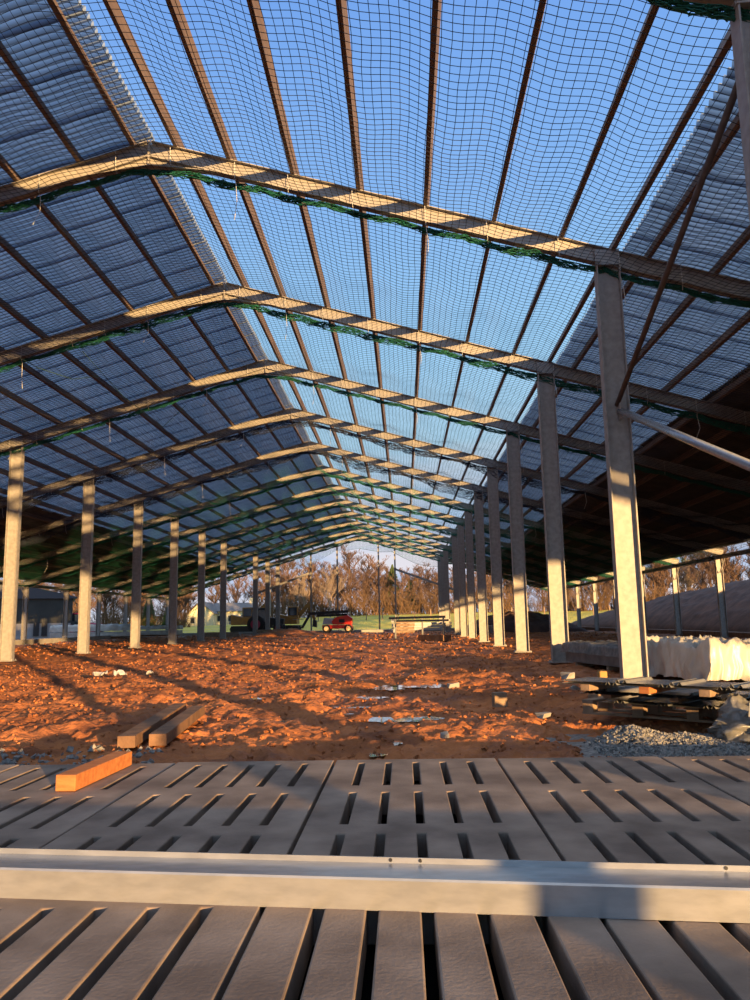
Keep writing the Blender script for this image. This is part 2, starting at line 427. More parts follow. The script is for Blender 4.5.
def tie_parts():
    r = np.random.RandomState(4); L = []
    for i in range(34):
        x = XOL + .8 + i * 1.12 + r.uniform(-.2, .2)
        zt = zr(x) - .02
        P = [(x, -.09, zt), (x + .01, -.1, zt - .33), (x + .02, -.04, zt - .42)]
        if i % 3 == 0:
            l = r.uniform(.2, .7); P += [(x + .05, -.09, zt - .45 - l * .5), (x + r.uniform(-.12, .12), -.07, zt - .45 - l)]
        L.append((x, MB().tube(P, .006, 4).mesh('tie_cord', M['cord'])))
    return L
ties = tie_parts()
for k in range(0, 12):
    me = nm_0 if k == 0 else (nm_a if k < 5 else nm_b)
    o = link('safety_net', me); o.location = (0, fy(k), 0)
    bw = bay_words(fy(k))[0]
    tag(o, ('black' if k < 5 else 'green') + f' safety net slung under the rafters {bw}', 'safety net', 'safety nets below the roof')
    kk = k + 1
    bm = bands[kk % 3] if (kk in (1, 2, 3) or kk > 5) else bands_d[kk % 2]
    if kk in (1,): bm = bands[0]
    bnd = link('border_band', bm, o); bnd.location = (0, fy(kk) - fy(k), 0)
    bnd['label'] = ('green' if bm in bands else 'dark navy') + ' bunched border hanging beneath the rafter'
    if k < 6:
        for tx, tm in ties:
            if -20 < tx < 9: tc = link('tie_cord', tm, o); tc.location = (0, fy(kk) - fy(k), 0)
    if k == 0:
        bnd = link('border_band', bands[1], o); bnd['label'] = 'green bunched border hanging beneath the rafter'
o = [x for x in col.objects if x.name.startswith('safety_net')][-1]
xs = np.arange(XL + 1, XR + .01, .14); L_ = []
dr = .55 + .5 * np.abs(np.sin(xs * .55 + .6)) + .25 * fbm(xs * .5, xs * 0, 2, 3)
zt = ZR - RD - .05 - SL * np.abs(xs - RX)
for q in range(9): L_.append(np.stack([xs, .03 * np.sin(xs * 4 + q), zt - dr * q / 8], -1))
P_ = np.stack(L_, 0); L_ += [P_[:, i] for i in range(len(xs))]
L_.append(P_[-1] + .01); L_.append(P_[-1] - .01)
c_ = link('hanging_edge', tubes_mesh('hanging_edge', L_, .009, M['net_green']), o); c_.location = (0, 6.1, 0); c_['label'] = 'green net edge hanging in loops across the far gable'
# a few cords that sag from the net
def cord(pts, label, m='net_mixed', r=.009):
    o = MB().tube(pts, r, 5).build('hanging_cord', M[m], None, True); return tag(o, label, 'cord')

# braces at the nearest right columns --------------------------------
t = thing('bracing_tube', 'dark diagonal bracing tube rising from the nearest right column to the roof corner', 'brace', (0, 0, 0), 0, 'bracing tubes at the nearest right column')
MB().tube([(XR - .02, fy(1) - .12, 4.52), (XR - .02, fy(0) + .15, 6.62)], .040, 12).build('tube', M['shade_steel'], t, True)
MB().box((XR, fy(1) - .12, 4.5), (.02, .24, .22)).build('gusset', M['steel'], t)
t = thing('bracing_tube', 'grey diagonal bracing tube running down to the right from the nearest right column', 'brace', (0, 0, 0), 0, 'bracing tubes at the nearest right column')
MB().tube([(XR + .03, fy(1) - .12, 4.42), (XR + .03, fy(0) + .12, 2.19)], .057, 12).build('tube', M['galv'], t, True)
MB().box((XR + .03, fy(1) - .1, 4.36), (.02, .22, .16)).build('gusset', M['steel'], t)

# far gable -----------------------------------------------------------
for i, (x, w) in enumerate(((-9.3, 'leftmost of four'), (-6.64, 'second from left'), (-2.48, 'third from left'), (-.83, 'rightmost of four'))):
    t = thing('gable_post', f'slim gable post at the far end of the shed, {w}', 'post', (x, fy(12), 0), 0, 'slim posts in the far gable')
    isec(MB(), (0, 0, 0), (0, 0, zr(x) - RD), .15, .15, .012, .01, up=(1, 0, 0)).build('shaft', M['steel'], t)
    MB().box((0, 0, .02), (.3, .3, .04)).build('base_plate', M['steel'], t)
for nm, a, b_ in (('left', (-9.3, 6.0), (-14.6, 4.1)), ('right', (-.83, 6.17), (5.4, 3.85))):
    t = thing('gable_rail', f'sloping steel rail in the {nm} half of the far gable', 'rail', (0, 0, 0))
    MB().bar((a[0], fy(12) + .15, a[1]), (b_[0], fy(12) + .15, b_[1]), .12, .2).build('rail', M['steel'], t)
    for p in (a, b_): MB().box((p[0], fy(12) + .09, p[1]), (.25, .03, .3)).build('cleat', M['steel'], t)

# ------------------------------------------------------------------ slatted concrete floor
def slat_panel_mesh():
    W, L, T = 1.035, 2.525, .12
    pitch = .1745
    xb = [0]; solidx = []
    x0 = -W / 2
    cuts = []
    for i in range(1, 6): c = x0 + i * W / 6; cuts.append((c - .0195, c + .0195))
    xs = [x0]
    for a, b_ in cuts: xs += [a, b_]
    xs.append(W / 2)
    ys = [-L / 2, -L / 2 + .12, -L / 2 + .71, -L / 2 + .87, -L / 2 + 1.53, -L / 2 + 1.71, -L / 2 + 2.405, L / 2]
    nx, ny = len(xs), len(ys)
    hole = lambda i, j: (0 <= i < nx - 1 and 0 <= j < ny - 1) and (i % 2 == 1 and j % 2 == 1)
    solid = lambda i, j: (0 <= i < nx - 1 and 0 <= j < ny - 1) and not hole(i, j)
    v = []; f = []
    for z in (0, -T):
        for j in range(ny):
            for i in range(nx):
                tap = .006 if z < 0 else 0
                v.append((xs[i], ys[j], z))
    n = nx * ny
    for j in range(ny - 1):
        for i in range(nx - 1):
            if not solid(i, j): continue
            a = j * nx + i; b_ = a + 1; c = a + nx + 1; d = a + nx
            f.append((a, b_, c, d)); f.append((n + d, n + c, n + b_, n + a))
            if not solid(i, j - 1): f.append((b_, a, n + a, n + b_))
            if not solid(i, j + 1): f.append((d, c, n + c, n + d))
            if not solid(i - 1, j): f.append((a, d, n + d, n + a))
            if not solid(i + 1, j): f.append((c, b_, n + b_, n + c))
    me = bpy.data.meshes.new('slat_panel'); me.from_pydata(v, [], f); me.materials.append(M['slat']); me.update()
    return me
me = slat_panel_mesh()
def place_words(i): return {0: 'at the middle'}.get(i) or (f'{ORD[abs(i)-1]} to the ' + ('right' if i > 0 else 'left') + ' of the middle')
for rown, yc, rng in (('back', 4.085, range(-4, 5)), ('front', 1.535, range(-3, 4))):
    for i in rng:
        o = link('slat_panel', me); o.location = (.05 + i * 1.053, yc + rnd.uniform(-.008, .008), .14 + rnd.uniform(-.003, .003))
        md = o.modifiers.new('bevel', 'BEVEL'); md.width = .006; md.segments = 2; md.limit_method = 'ANGLE'
        rel = 'beyond the channel' if rown == 'back' else 'before the channel'
        tag(o, f'slotted concrete panel {rel}, {place_words(i)}', 'floor panel', 'slotted concrete floor panels')
struct(MB().box((0, 2.6, -1.5), (11, 5.6, .1)).build('floor_pit', M['pit']))
struct(MB().box((0, 5.28, -.72), (11, .14, 1.46)).build('wall_pit_far', M['pit']))
struct(MB().box((0, 2.81, -.72), (11, .12, 1.46)).build('wall_pit_middle', M['pit']))
struct(MB().box((0, .32, -.72), (11, .12, 1.46)).build('wall_pit_near', M['pit']))
for s_ in (-1, 1): struct(MB().box((s_ * 5.3 + .05, 2.8, -.72), (.2, 5.1, 1.46)).build('wall_pit_' + ('left' if s_ < 0 else 'right'), M['pit']))

# galvanised section lying across the slats: web to the camera, flat top, upturned lip behind
a = Vector((-2.4, 2.88, .141)); b_ = Vector((2.6, 2.335, .141)); d = (b_ - a).normalized()
H, W, T, LP = .096, .165, .004, .018
prof = [(0, 0), (T, 0), (T, H - T), (W - T, H - T), (W - T, 0), (W, 0), (W, H + LP), (W - T, H + LP), (W - T, H), (.006, H), (0, H - .006)]
prof = [(-x, y) for x, y in prof]           # side vector points to the camera
t = thing('galvanised_channel', 'long galvanised steel channel lying across the slotted concrete floor', 'steel channel')
MB().ext(prof, a, b_).build('channel', M['galv'], t)
nside = Vector((-d.y, d.x, 0))
for s_ in (2.33, 2.43, 3.4, .9):
    p = a + d * s_ + nside * (W - T - .001) + Vector((0, 0, H + .010)); MB().cyl(p, nside, .006, .003, 12).build('bolt_hole', M['black'], t)

# ------------------------------------------------------------------ ground
puddles = [(-.06, 9.30, .52, .24), (-1.28, 9.55, .26, .15), (-1.0, 9.9, .3, .07), (-1.5, 9.2, .2, .1), (-.38, 13.6, .30, .45), (.33, 13.9, .55, .4), (-1.05, 10.6, .5, .12), (-.55, 11.9, .25, .2), (-.10, 7.6, .07, .20), (.05, 6.5, .13, .16), (-2.2, 12.1, .12, .2), (1.0, 15.3, .5, .3), (-.9, 15.5, .5, .3), (1.4, 18.5, .9, .5), (-.26, 6.9, .07, .10)]
def mud_z(X, Y):
    z = .07 * fbm(X * .35, Y * .22, 3, 3)
    z += .075 * fbm(X * .9 + .35 * Y, Y * .8, 4, 11, True) * np.clip((Y - 5.4) / 3, .2, 1)
    z += .060 * fbm(X * 3.1, Y * 2.9, 4, 21, True)
    z += .052 * fbm(X * 9, Y * 9, 3, 33)
    rut = np.sin((X + .9 + .35 * np.sin(Y * .22)) * 2.6)           # wheel tracks along the shed
    z += -.04 * np.clip(rut, .3, 1) * np.exp(-((X + .3) / 3.2) ** 2)
    z -= .045 + .03 * np.clip((8 - Y) / 2.5, 0, 1)
    for px, py, a_, b2 in puddles:
        d2 = ((X - px) / a_) ** 2 + ((Y - py) / b2) ** 2 + .9 * fbm(X * 3, Y * 3, 3, 5)
        w_ = np.exp(-np.clip(d2, 0, 50) * .9)
        z = z * (1 - w_) + (-.125) * w_
    # level round the column feet and towards the slat edge
    return z
def far_z(X, Y):
    r = np.clip((Y - 84) / 30, 0, 1); r = r * r * (3 - 2 * r)
    k = .5 + 1.5 / (1 + np.exp(-(X + 22) / 5))
    return r * k + np.clip((Y - 114) / 400, 0, 1) * 3
n_r = 520; yy = 5.36 * np.exp(np.linspace(0, math.log(83 / 5.36), n_r)); uu = np.linspace(-1.15, 1.15, 760)
Y, U = np.meshgrid(yy, uu, indexing='ij'); X = U * (Y + 1.2)
Z = mud_z(X, Y) * (1 - .0 * Y); Z = np.where(Y < 5.45, np.minimum(Z, .02), Z)
Z += far_z(X, Y) * 0
o = link('ground', np_grid_mesh('ground', X, Y, Z, M['mud'])); o['kind'] = 'structure'
# the site outside the detailed wedge, and the pasture behind
xs = np.linspace(-140, 140, 90); ys = np.linspace(-60, 84, 60)
X, Y = np.meshgrid(xs, ys, indexing='xy'); Zb = -.26 + 0 * X
Zb = np.where((np.abs(X) < 12) & (Y < 8) & (Y > -4), -1.7, Zb)
o = link('ground_subsoil', np_grid_mesh('ground', X, Y, Zb, M['mud'])); o['kind'] = 'structure'
xs = np.linspace(-260, 260, 160); ys = np.concatenate([np.linspace(80.5, 130, 60), np.linspace(135, 420, 40)])
X, Y = np.meshgrid(xs, ys, indexing='xy'); Zf = far_z(X, Y) + .12 * fbm(X * .2, Y * .2, 3, 50) - .02
o = link('ground_field', np_grid_mesh('ground', X, Y, Zf, M['field'])); o['kind'] = 'structure'

# puddles
for i, (px, py, a_, b2) in enumerate(puddles):
    r = np.random.RandomState(i); pts = []
    mb = MB(); n = 26; mb.v.append((px, py, -.078))
    for q in range(n):
        t_ = 2 * PI * q / n; w_ = 1.05 + .2 * math.sin(3 * t_ + i) + .1 * r.randn()
        mb.v.append((px + a_ * w_ * math.cos(t_), py + b2 * w_ * math.sin(t_), -.078))
    for q in range(n): mb.f.append((0, 1 + q, 1 + (q + 1) % n))
    o = mb.build('puddle', M['water'])
    side = ['large bright puddle in the middle of the red mud', 'small puddle just left of the large bright puddle', 'thin puddle streak behind the small left puddle', 'small puddle at the left end of the puddle group', 'round puddle further back, left of the wheel track', 'long puddle further back, right of the wheel track', 'thin puddle strip behind the large puddle, to its left', 'small puddle midway back in the wheel track', 'wet hollow between large puddle and slatted floor', 'bright wet patch at the edge of the slatted floor', 'tiny puddle on the left among orange lumps', 'faint puddle far back, right of centre', 'faint puddle far back, left of centre', 'farthest puddle near the right columns', 'tiny wet hollow just left of the wet patch by the slatted floor'][i]
    tag(o, side, 'puddle', 'puddles in the red mud')

# spoil heaps ---------------------------------------------------------
def heap(name, x0, x1, y0, y1, hf, label, seed, m='heap', n=90):
    ys = np.linspace(y0, y1, n * 2); xs = np.linspace(x0, x1, n)
    X, Y = np.meshgrid(xs, ys, indexing='xy')
    u = (X - x0) / (x1 - x0); v = (Y - y0) / (y1 - y0)
    env = np.clip(np.sin(PI * np.clip(u, 0, 1)), 0, 1) ** .75 * np.clip(np.sin(PI * v), 0, 1) ** .35
    Z = env * (hf(X, Y) + .5 * fbm(X * .25, Y * .18, 4, seed)) + .26 * env * fbm(X * 1.1, Y * 1.0, 5, seed + 2, True) - .25 * (1 - np.clip(env * 8, 0, 1))
    o = link(name, np_grid_mesh(name, X, Y, Z, M[m])); tag(o, label, 'earth heap'); return o
heap('spoil_heap', 15.8, 28, -48, 84, lambda X, Y: 2.85 + .35 * np.clip((Y - 22) / 14, 0, 1) + .15 * np.clip((Y - 46) / 14, 0, 1) - .25 * np.clip((-Y - 18) / 10, 0, 1) - .45 * np.clip((Y + 9) / 4, 0, 1) * np.clip((26 - Y) / 6, 0, 1), 'long dark heap of dug earth beyond the right outer columns', 60, n=130)
heap('spoil_heap', 4.6, 14.2, 61, 72, lambda X, Y: 1.3 + 0 * X, 'low dark earth mound far back behind the right columns', 70)
heap('earth_pile', -12.0, -6.4, 60, 70, lambda X, Y: .35 + 0 * X, 'low rusty pile of clods at the far left edge of the mud', 80, 'mud', 50)

# kerbs of pale concrete round the far side
t = MB().box((-7, 77.3, .08), (34, 1.6, .3)).build('concrete_strip', M['kerb'], None, False, .03); tag(t, 'pale concrete strip across the far end of the mud', 'kerb')
t = MB().box((-24.1, 62, .10), (.9, 40, .42)).build('concrete_strip', M['kerb'], None, False, .03); tag(t, 'pale concrete strip along the left outer columns', 'kerb')
t = MB().box((15.0, 37, .12), (.5, 66, .26)).build('concrete_strip', M['old_wood'], None, False, .03); tag(t, 'dark sill beam on the ground along the right outer columns', 'kerb')

# ------------------------------------------------------------------ foreground timber
def plank(a, b_, w, h, label, m, z=0, grp=None, name='timber_beam'):
    d = Vector((b_[0] - a[0], b_[1] - a[1], 0)); L = d.length
    o = MB().box((0, 0, h / 2), (w, L, h)).build(name, M[m], None, False, .004)
    o.location = ((a[0] + b_[0]) / 2, (a[1] + b_[1]) / 2, z); o.rotation_euler = (0, 0, math.atan2(-d.x, d.y))
    return tag(o, label, 'timber', grp)
plank((-1.90, 4.47), (-1.86, 5.27), .115, .088, 'short bright orange timber beam lying on the slatted floor', 'block_wood', .141)
def railway(a, b_, label):
    o = plank(a, b_, .15, .10, label, 'old_wood', .01, 'muddy beams side by side'); return o
railway((-2.40, 6.85), (-2.72, 9.6), 'left of two muddy beams lying side by side on the mud')
railway((-2.16, 6.95), (-2.42, 9.3), 'right of two muddy beams lying side by side on the mud')

# scraps
def scrap(pos, s, label, m='scrap_white', seed=0, name='plastic_scrap'):
    r = random.Random(seed); n = 7
    X, Y = np.meshgrid(np.linspace(-1, 1, n), np.linspace(-1, 1, n)); k = 1 - .25 * (X ** 2 + Y ** 2)
    Z = .35 * fbm(X * 1.7 + seed, Y * 1.7, 3, seed) + .25
    mb = MB(); mb.grid(X * k * s[0] / 2, Y * k * s[1] / 2, Z * s[2])
    mb.grid(X * k * s[0] / 2, Y * k * s[1] / 2, Z * s[2] - .01)
    o = mb.build(name, M[m], None, False); o.location = pos; o.rotation_euler = (0, 0, r.uniform(0, 3)); return tag(o, label, 'scrap')
scrap((-5.95, 15.4, .08), (.38, .5, .25), 'crumpled white plastic scrap on the orange mud, left one of three', seed=1)
scrap((-5.55, 15.4, .08), (.3, .4, .3), 'crumpled white plastic scrap on the orange mud, middle one of three', seed=2)
scrap((-5.1, 15.8, .08), (.2, .2, .16), 'small white plastic scrap on the orange mud, right one of three', seed=3)
def stone(pos, s, label, m='kerb', seed=0, name='stone'):
    r = np.random.RandomState(seed); mb = MB()
    mb.box((0, 0, 0), s)
    mb.v = [tuple(np.array(v) * (1 + .25 * r.randn(3))) for v in mb.v]
    o = mb.build(name, M[m], None, False, min(s) * .15); o.location = pos; o.rotation_euler = (0, 0, r.uniform(0, 3)); return tag(o, label, 'stone')
o = MB().box((0, 0, .08), (.16, .12, .17)).build('wood_block', M['pallet'], None, False, .006); o.location = (1.12, 9.75, .0); o.rotation_euler = (0, 0, .2); tag(o, 'small upright pale wood block standing on the mud right of centre', 'wood block')
stone((1.45, 8.6, .03), (.2, .1, .05), 'small pale flat stone right of the wood block', seed=3)
stone((.33, 7.2, .03), (.09, .07, .05), 'tiny white stone just above the slatted floor edge', seed=4)
stone((.75, 13.0, .0), (.2, .12, .06), 'pale stone left of the stacked sheets, toward the columns', seed=5)
stone((1.60, 8.0, .475), (.10, .09, .06), 'rounded pale stone on the left tip of the top sheet', seed=6)

# loose stones in the mud (left strip beside the slats): uncountable gravel
def gravel(name, area, n, smin, smax, m, label, seed, zf=None):
    r = np.random.RandomState(seed); V = []; F = []
    base = np.array([(-1, -1, -1), (1, -1, -1), (1, 1, -1), (-1, 1, -1), (-1, -1, 1), (1, -1, 1), (1, 1, 1), (-1, 1, 1)], float) * .5
    fs = [(3, 2, 1, 0), (4, 5, 6, 7), (0, 1, 5, 4), (1, 2, 6, 5), (2, 3, 7, 6), (3, 0, 4, 7)]
    X = r.uniform(area[0], area[1], n); Y = r.uniform(area[2], area[3], n)
    Z = zf(X, Y) if zf else mud_z(X, Y)
    for i in range(n):
        s = r.uniform(smin, smax) * np.array([1, r.uniform(.6, 1), r.uniform(.4, .8)])
        A = Matrix.Rotation(r.uniform(0, 6), 3, (r.randn(), r.randn(), r.randn()))
        v = (base * (1 + .3 * r.randn(8, 3))) * s
        v = v @ np.array(A)
        b0 = len(V); V += [tuple(q + np.array([X[i], Y[i], Z[i] + s[2] * .25])) for q in v]; F += [tuple(b0 + k for k in f) for f in fs]
    mb = MB(); mb.v = V; mb.f = F; o = mb.build(name, M[m]); return tag(o, label, name.replace('_', ' '), None, 'stuff')
gravel('gravel', (-5, -2.0, 5.6, 6.9), 700, .015, .05, 'rubble', 'loose grey and white stones on the mud beside the slatted floor at left', 1)
gravel('mud_clods', (-11, 4, 6, 24), 8000, .012, .042, 'mud', 'loose clods of red mud scattered over the site', 2)
gravel('far_clods', (-24, 12, 26, 76), 4000, .04, .11, 'mud', 'clods of red mud on the farther half of the site', 3)

# rubble heap
def rub(X, Y):
    a_ = np.exp(-(((X - 2.25) / .62) ** 4 + ((Y - 6.75 - .15 * (X - 2.2)) / .62) ** 4)); b3 = .55 * np.exp(-(((X - 1.85) / .25) ** 2 + ((Y - 7.0) / .25) ** 2))
    return (a_ * .085 + b3 * .16) * (1 + .5 * fbm(X * 3, Y * 3, 3, 9)) - .02
xs = np.linspace(1.3, 3.6, 150); ys = np.linspace(5.95, 7.9, 130); X, Y = np.meshgrid(xs, ys)
t = thing('rubble_heap', 'low heap of pale grey rubble at the edge of the slatted floor', 'rubble')
Zr = rub(X, Y); Zr = Zr - .055
link('rubble_base', np_grid_mesh('rubble_base', X, Y, Zr + .03 * fbm(X * 14, Y * 14, 3, 4) * (rub(X, Y) > .01), M['rubble'], False), t)
g = gravel('rubble_pieces', (1.55, 2.95, 6.1, 7.5), 3200, .008, .026, 'rubble', '', 5, lambda X, Y: np.where(rub(X, Y) > -.004, rub(X, Y) - .05, -.3)); g.parent = t
for kx in ('label', 'category'):
    if kx in g: del g[kx]

# ------------------------------------------------------------------ stacked sheets and pallets at right
def pallet(loc, rz, L, Wd, label, n_run=4, h=.13):
    t = thing('timber_pallet', label, 'pallet', loc, rz, 'timber pallets under the metal sheets')
    for j, y in enumerate((-Wd / 2 + .05, 0, Wd / 2 - .05)):
        MB().box((0, y, .011), (L, .1, .022)).build('bottom_board', M['pallet'], t)
        for i in range(n_run):
            x = -L / 2 + .07 + i * (L - .14) / (n_run - 1)
            MB().box((x, y, .022 + (h - .044) / 2), (.12, .1, h - .044)).build('block', M['pallet'], t)
    for i in range(n_run):
        x = -L / 2 + .07 + i * (L - .14) / (n_run - 1)
        MB().box((x, 0, h - .011), (.13, Wd, .022)).build('top_board', M['pallet'], t)
    return t
def trim_sheet(x, y, z, rz, L, Wd, label, grp, ribs=5, rib=.03, thick=.0025):
    """profiled galvanised sheet, ribs run along local x"""
    prof = [(-Wd / 2, 0)]
    for i in range(ribs):
        c = -Wd / 2 + (i + .5) * Wd / ribs; prof += [(c - .035, 0), (c - .012, rib), (c + .012, rib), (c + .035, 0)]
    prof.append((Wd / 2, 0))
    low = [(a_, b2 - thick) for a_, b2 in reversed(prof)]
    mb = MB(); mb.ext(prof + low, (-L / 2, 0, 0), (L / 2, 0, 0), cap=False)
    o = mb.build('profiled_sheet', M['galv']); o.location = (x, y, z); o.rotation_euler = (0, 0, rz)
    return tag(o, label, 'metal sheet', grp)
D = Vector((.745, -.667, 0)); ang = math.atan2(D.y, D.x)     # the stacks run off towards the right of the camera
Nn = Vector((.667, .745, 0))
def ribbed(c, z, L, Wd, label, grp, first=.25, step=.46):
    """long galvanised trim sheet: pairs of small ribs cross it and show their ends along its long edge"""
    p = [(-L / 2, 0)]; x = -L / 2 + first
    while x < L / 2 - .2:
        for q in (0, .075): p += [(x + q - .022, .002), (x + q - .006, .026), (x + q + .006, .026), (x + q + .022, .002)]
        x += step
    p.append((L / 2, 0))
    low = [(a_, b2 - .003) for a_, b2 in reversed(p)]
    pr = p + low
    mb = MB(); mb.ext(pr, (0, -Wd / 2, 0), (0, Wd / 2, 0), cap=False)
    o = mb.build('profiled_sheet', M['galv']); o.location = (c.x, c.y, z); o.rotation_euler = (0, 0, ang)
    return tag(o, label, 'metal sheet', grp)
pal1 = pallet((3.30, 8.20, 0), ang, 3.0, .8, 'front low timber pallet beneath the metal sheets at right', 6, .15)
pal2 = pallet((3.9, 9.4, 0), ang, 3.6, .8, 'rear timber pallet behind the front one at right', 6, .15)
c0 = Vector((1.93, 8.62, 0))
for i in range(2):
    ribbed(c0 + D * 1.75 + Nn * .42, .156 + i * .030, 3.3 - .1 * i, .8, f'ribbed metal sheet on the front pallet, {["lower", "upper"][i]} of two', 'metal sheets on the front pallet', .2 + .1 * i)
c1 = Vector((1.60, 8.20, 0)); 
for i, dx in enumerate((.25, .95, 1.65, 2.35)):
    c = c1 + D * dx + Nn * .75
    plank(c - Nn * .35, c + Nn * .35, .09, .055, f'timber bearer between the metal sheets, {ORD[i]} from the left', 'pallet', .216, 'bearers between metal sheets', 'timber_bearer')
for i in range(2):
    ribbed(c1 + D * 1.9 + Nn * .62, .276 + i * .030, 3.7, .9, f'ribbed metal sheet on the middle bearers, {["lower", "upper"][i]} of two', 'metal sheets on the middle bearers', .1 + .15 * i)
for i, dx in enumerate((.2, .8, 1.35, 2.0, 2.7)):
    c = Vector((1.5, 7.9, 0)) + D * dx + Nn * .42
    plank(c - Nn * .3, c + Nn * .3, .10, .062, f'timber block beneath the top sheets, {ORD[i]} from the left', 'block_wood' if i in (1, 4) else 'pallet', .336, 'timber blocks beneath the top sheets', 'timber_bearer')
for i in range(2):
    ribbed(Vector((1.45, 7.93, 0)) + D * 2.15 + Nn * .40, .402 + i * .022, 4.3, .55, f'long ribbed metal sheet on top of the pile, {["lower", "upper"][i]} of two', 'metal sheets on top of the pile', .5 + .1 * i, .52)
for i, (dx, lx) in enumerate(((.0, 'left'), (.75, 'middle'), (1.5, 'right'))):
    c = Vector((1.75, 8.15, 0)) + D * dx
    scrap((c.x, c.y, .315), (.30, .14, .10), f'pale torn wrapping poking out between the metal sheets, {lx} one', 'plastic', 20 + i, 'torn_wrapping')

# long wrapped pack behind the nearest right column
t = thing('wrapped_pack', 'long bundle of sheets wrapped in white plastic behind the nearest right column', 'wrapped pack', (4.65, 15.0, 0), math.radians(11))
MB().box((0, 0, .28), (1.25, 5.6, .36)).build('sheet_bundle', M['pack'], t, False, .01)
for y in (-2.3, -.8, .8, 2.3): MB().box((0, y, .05), (1.2, .1, .1)).build('bearer', M['pallet'], t)
def cover(x0, x1, y0, y1, ztop, zbot, seed, amp, n=60):
    u = np.linspace(-1, 1, n); v = np.linspace(-1, 1, n); U, V_ = np.meshgrid(u, v)
    # rounded drape: inside flat, rim falls
    fx = np.clip((np.abs(U) - .86) / .14, 0, 1); fy_ = np.clip((np.abs(V_) - .92) / .08, 0, 1); f = np.clip(np.sqrt(fx ** 2 + fy_ ** 2), 0, 1)
    X = (x0 + x1) / 2 + (x1 - x0) / 2 * np.clip(U / .86, -1, 1) * 1.01 + .04 * fx * np.sign(U)
    Y = (y0 + y1) / 2 + (y1 - y0) / 2 * np.clip(V_ / .92, -1, 1) * 1.005 + .04 * fy_ * np.sign(V_)
    Z = ztop - (ztop - zbot) * f
    w = fbm(X * 3.2 + seed, Y * 2.4, 4, seed, True); Z = Z + amp * w * (1 - .7 * f); X = X + amp * .7 * f * fbm(Y * 5, Z * 5, 3, seed + 2); Y = Y + amp * .7 * f * fbm(X * 5 + 3, Z * 5, 3, seed + 4)
    return X, Y, Z
X, Y, Z = cover(-.66, .66, -.95, 2.85, .50, .30, 3, .06); link('plastic_cover', np_grid_mesh('plastic_cover', X, Y, Z, M['clear_plastic']), t)
X, Y, Z = cover(-.72, .74, -2.95, -.9, .55, .05, 6, .20, 90); o = link('loose_plastic_end', np_grid_mesh('loose_plastic_end', X, Y, Z, M['plastic']), t); o['label'] = 'bulging bright white plastic at the near end'
o = MB().box((0, 0, .13), (.12, .16, .2)).build('foam_block', M['insul'], None, False, .02); o.location = (2.98, 12.3, 0); tag(o, 'small yellow foam block at the foot of the nearest right column', 'block')
o = MB().box((0, 0, .07), (.5, .12, .12)).build('foam_block', M['insul'], None, False, .02); o.location = (5.1, 15.0, .52); tag(o, 'small tan block lying on the wrapped pack', 'block')

# bag of plastic with a metal offcut, right edge
t = thing('plastic_bag', 'crumpled clear plastic bag at the right edge beside the rubble heap', 'plastic bag', (2.93, 7.0, -.02))
mb = MB(); n1, n2 = 40, 36
th = np.linspace(0, 2 * PI, n1); h_ = np.linspace(0, 1, n2); T_, Hh = np.meshgrid(th, h_)
rr = (.27 * (1 - Hh) ** .8 + .03) * (1 + .55 * fbm(np.cos(T_) * 1.9 + 5, np.sin(T_) * 1.9 + Hh * 4, 4, 8, True))
Xb = rr * np.cos(T_) * 1.0 - .12 * Hh; Yb = rr * np.sin(T_) * .7; Zb_ = Hh * .37 * (1 + .0 * T_)
link('film', np_grid_mesh('film', Xb, Yb, Zb_ + .03 * fbm(Xb * 9, Yb * 9 + Zb_ * 6, 3, 4, True), M['clear_plastic'], False), t)
X, Y, Z = cover(0, .8, -.35, .3, .16, .0, 13, .12, 40); link('film', np_grid_mesh('film', X, Y, Z, M['clear_plastic']), t)
t2 = thing('metal_offcut', 'short folded galvanised offcut leaning on the plastic bag', 'metal offcut', (2.80, 6.62, .17), math.radians(-4))
R_ = Matrix.Rotation(math.radians(20), 3, 'Y') @ Matrix.Rotation(math.radians(-28), 3, 'X')
MB().box((.25, 0, 0), (.62, .004, .12), R=R_).build('face', M['galv'], t2)
MB().box((.25, .04, .055), (.60, .09, .004), R=R_).build('flange', M['galv'], t2)

# ------------------------------------------------------------------ left far side: packs, barriers
for i, (x, y, L, w) in enumerate(((-25.2, 63.9, 6.6, 'nearer'), (-21.9, 69.9, 4.0, 'farther'))):
    t = thing('sheet_pack', f'low pale pack of wrapped sheets left of the columns, {w} one', 'wrapped pack', (x, y, .1), .1, 'pale wrapped packs on the left')
    X, Y, Z = cover(-L / 2, L / 2, -.9, .9, 1.0 if i == 0 else .8, .55, 30 + i, .18, 40); link('cover', np_grid_mesh('cover', X, Y, Z, M['plastic']), t)
    MB().box((0, 0, .3), (L, 1.8, .4)).build('sheet_bundle', M['plastic'], t, False, .04)
    MB().box((0, 0, .06), (L * .9, 1.4, .12)).build('bearer', M['pallet'], t)

# ------------------------------------------------------------------ machines
def wheel(parent, x, y, r, w, rim='rim'):
    wv = MB().cyl((x, y, r), (0, 1, 0), r, w, 20).build('wheel', M['tyre'], parent, True)
    MB().cyl((x, y, r), (0, 1, 0), r * .58, w + .03, 16).build('rim', M[rim], wv)
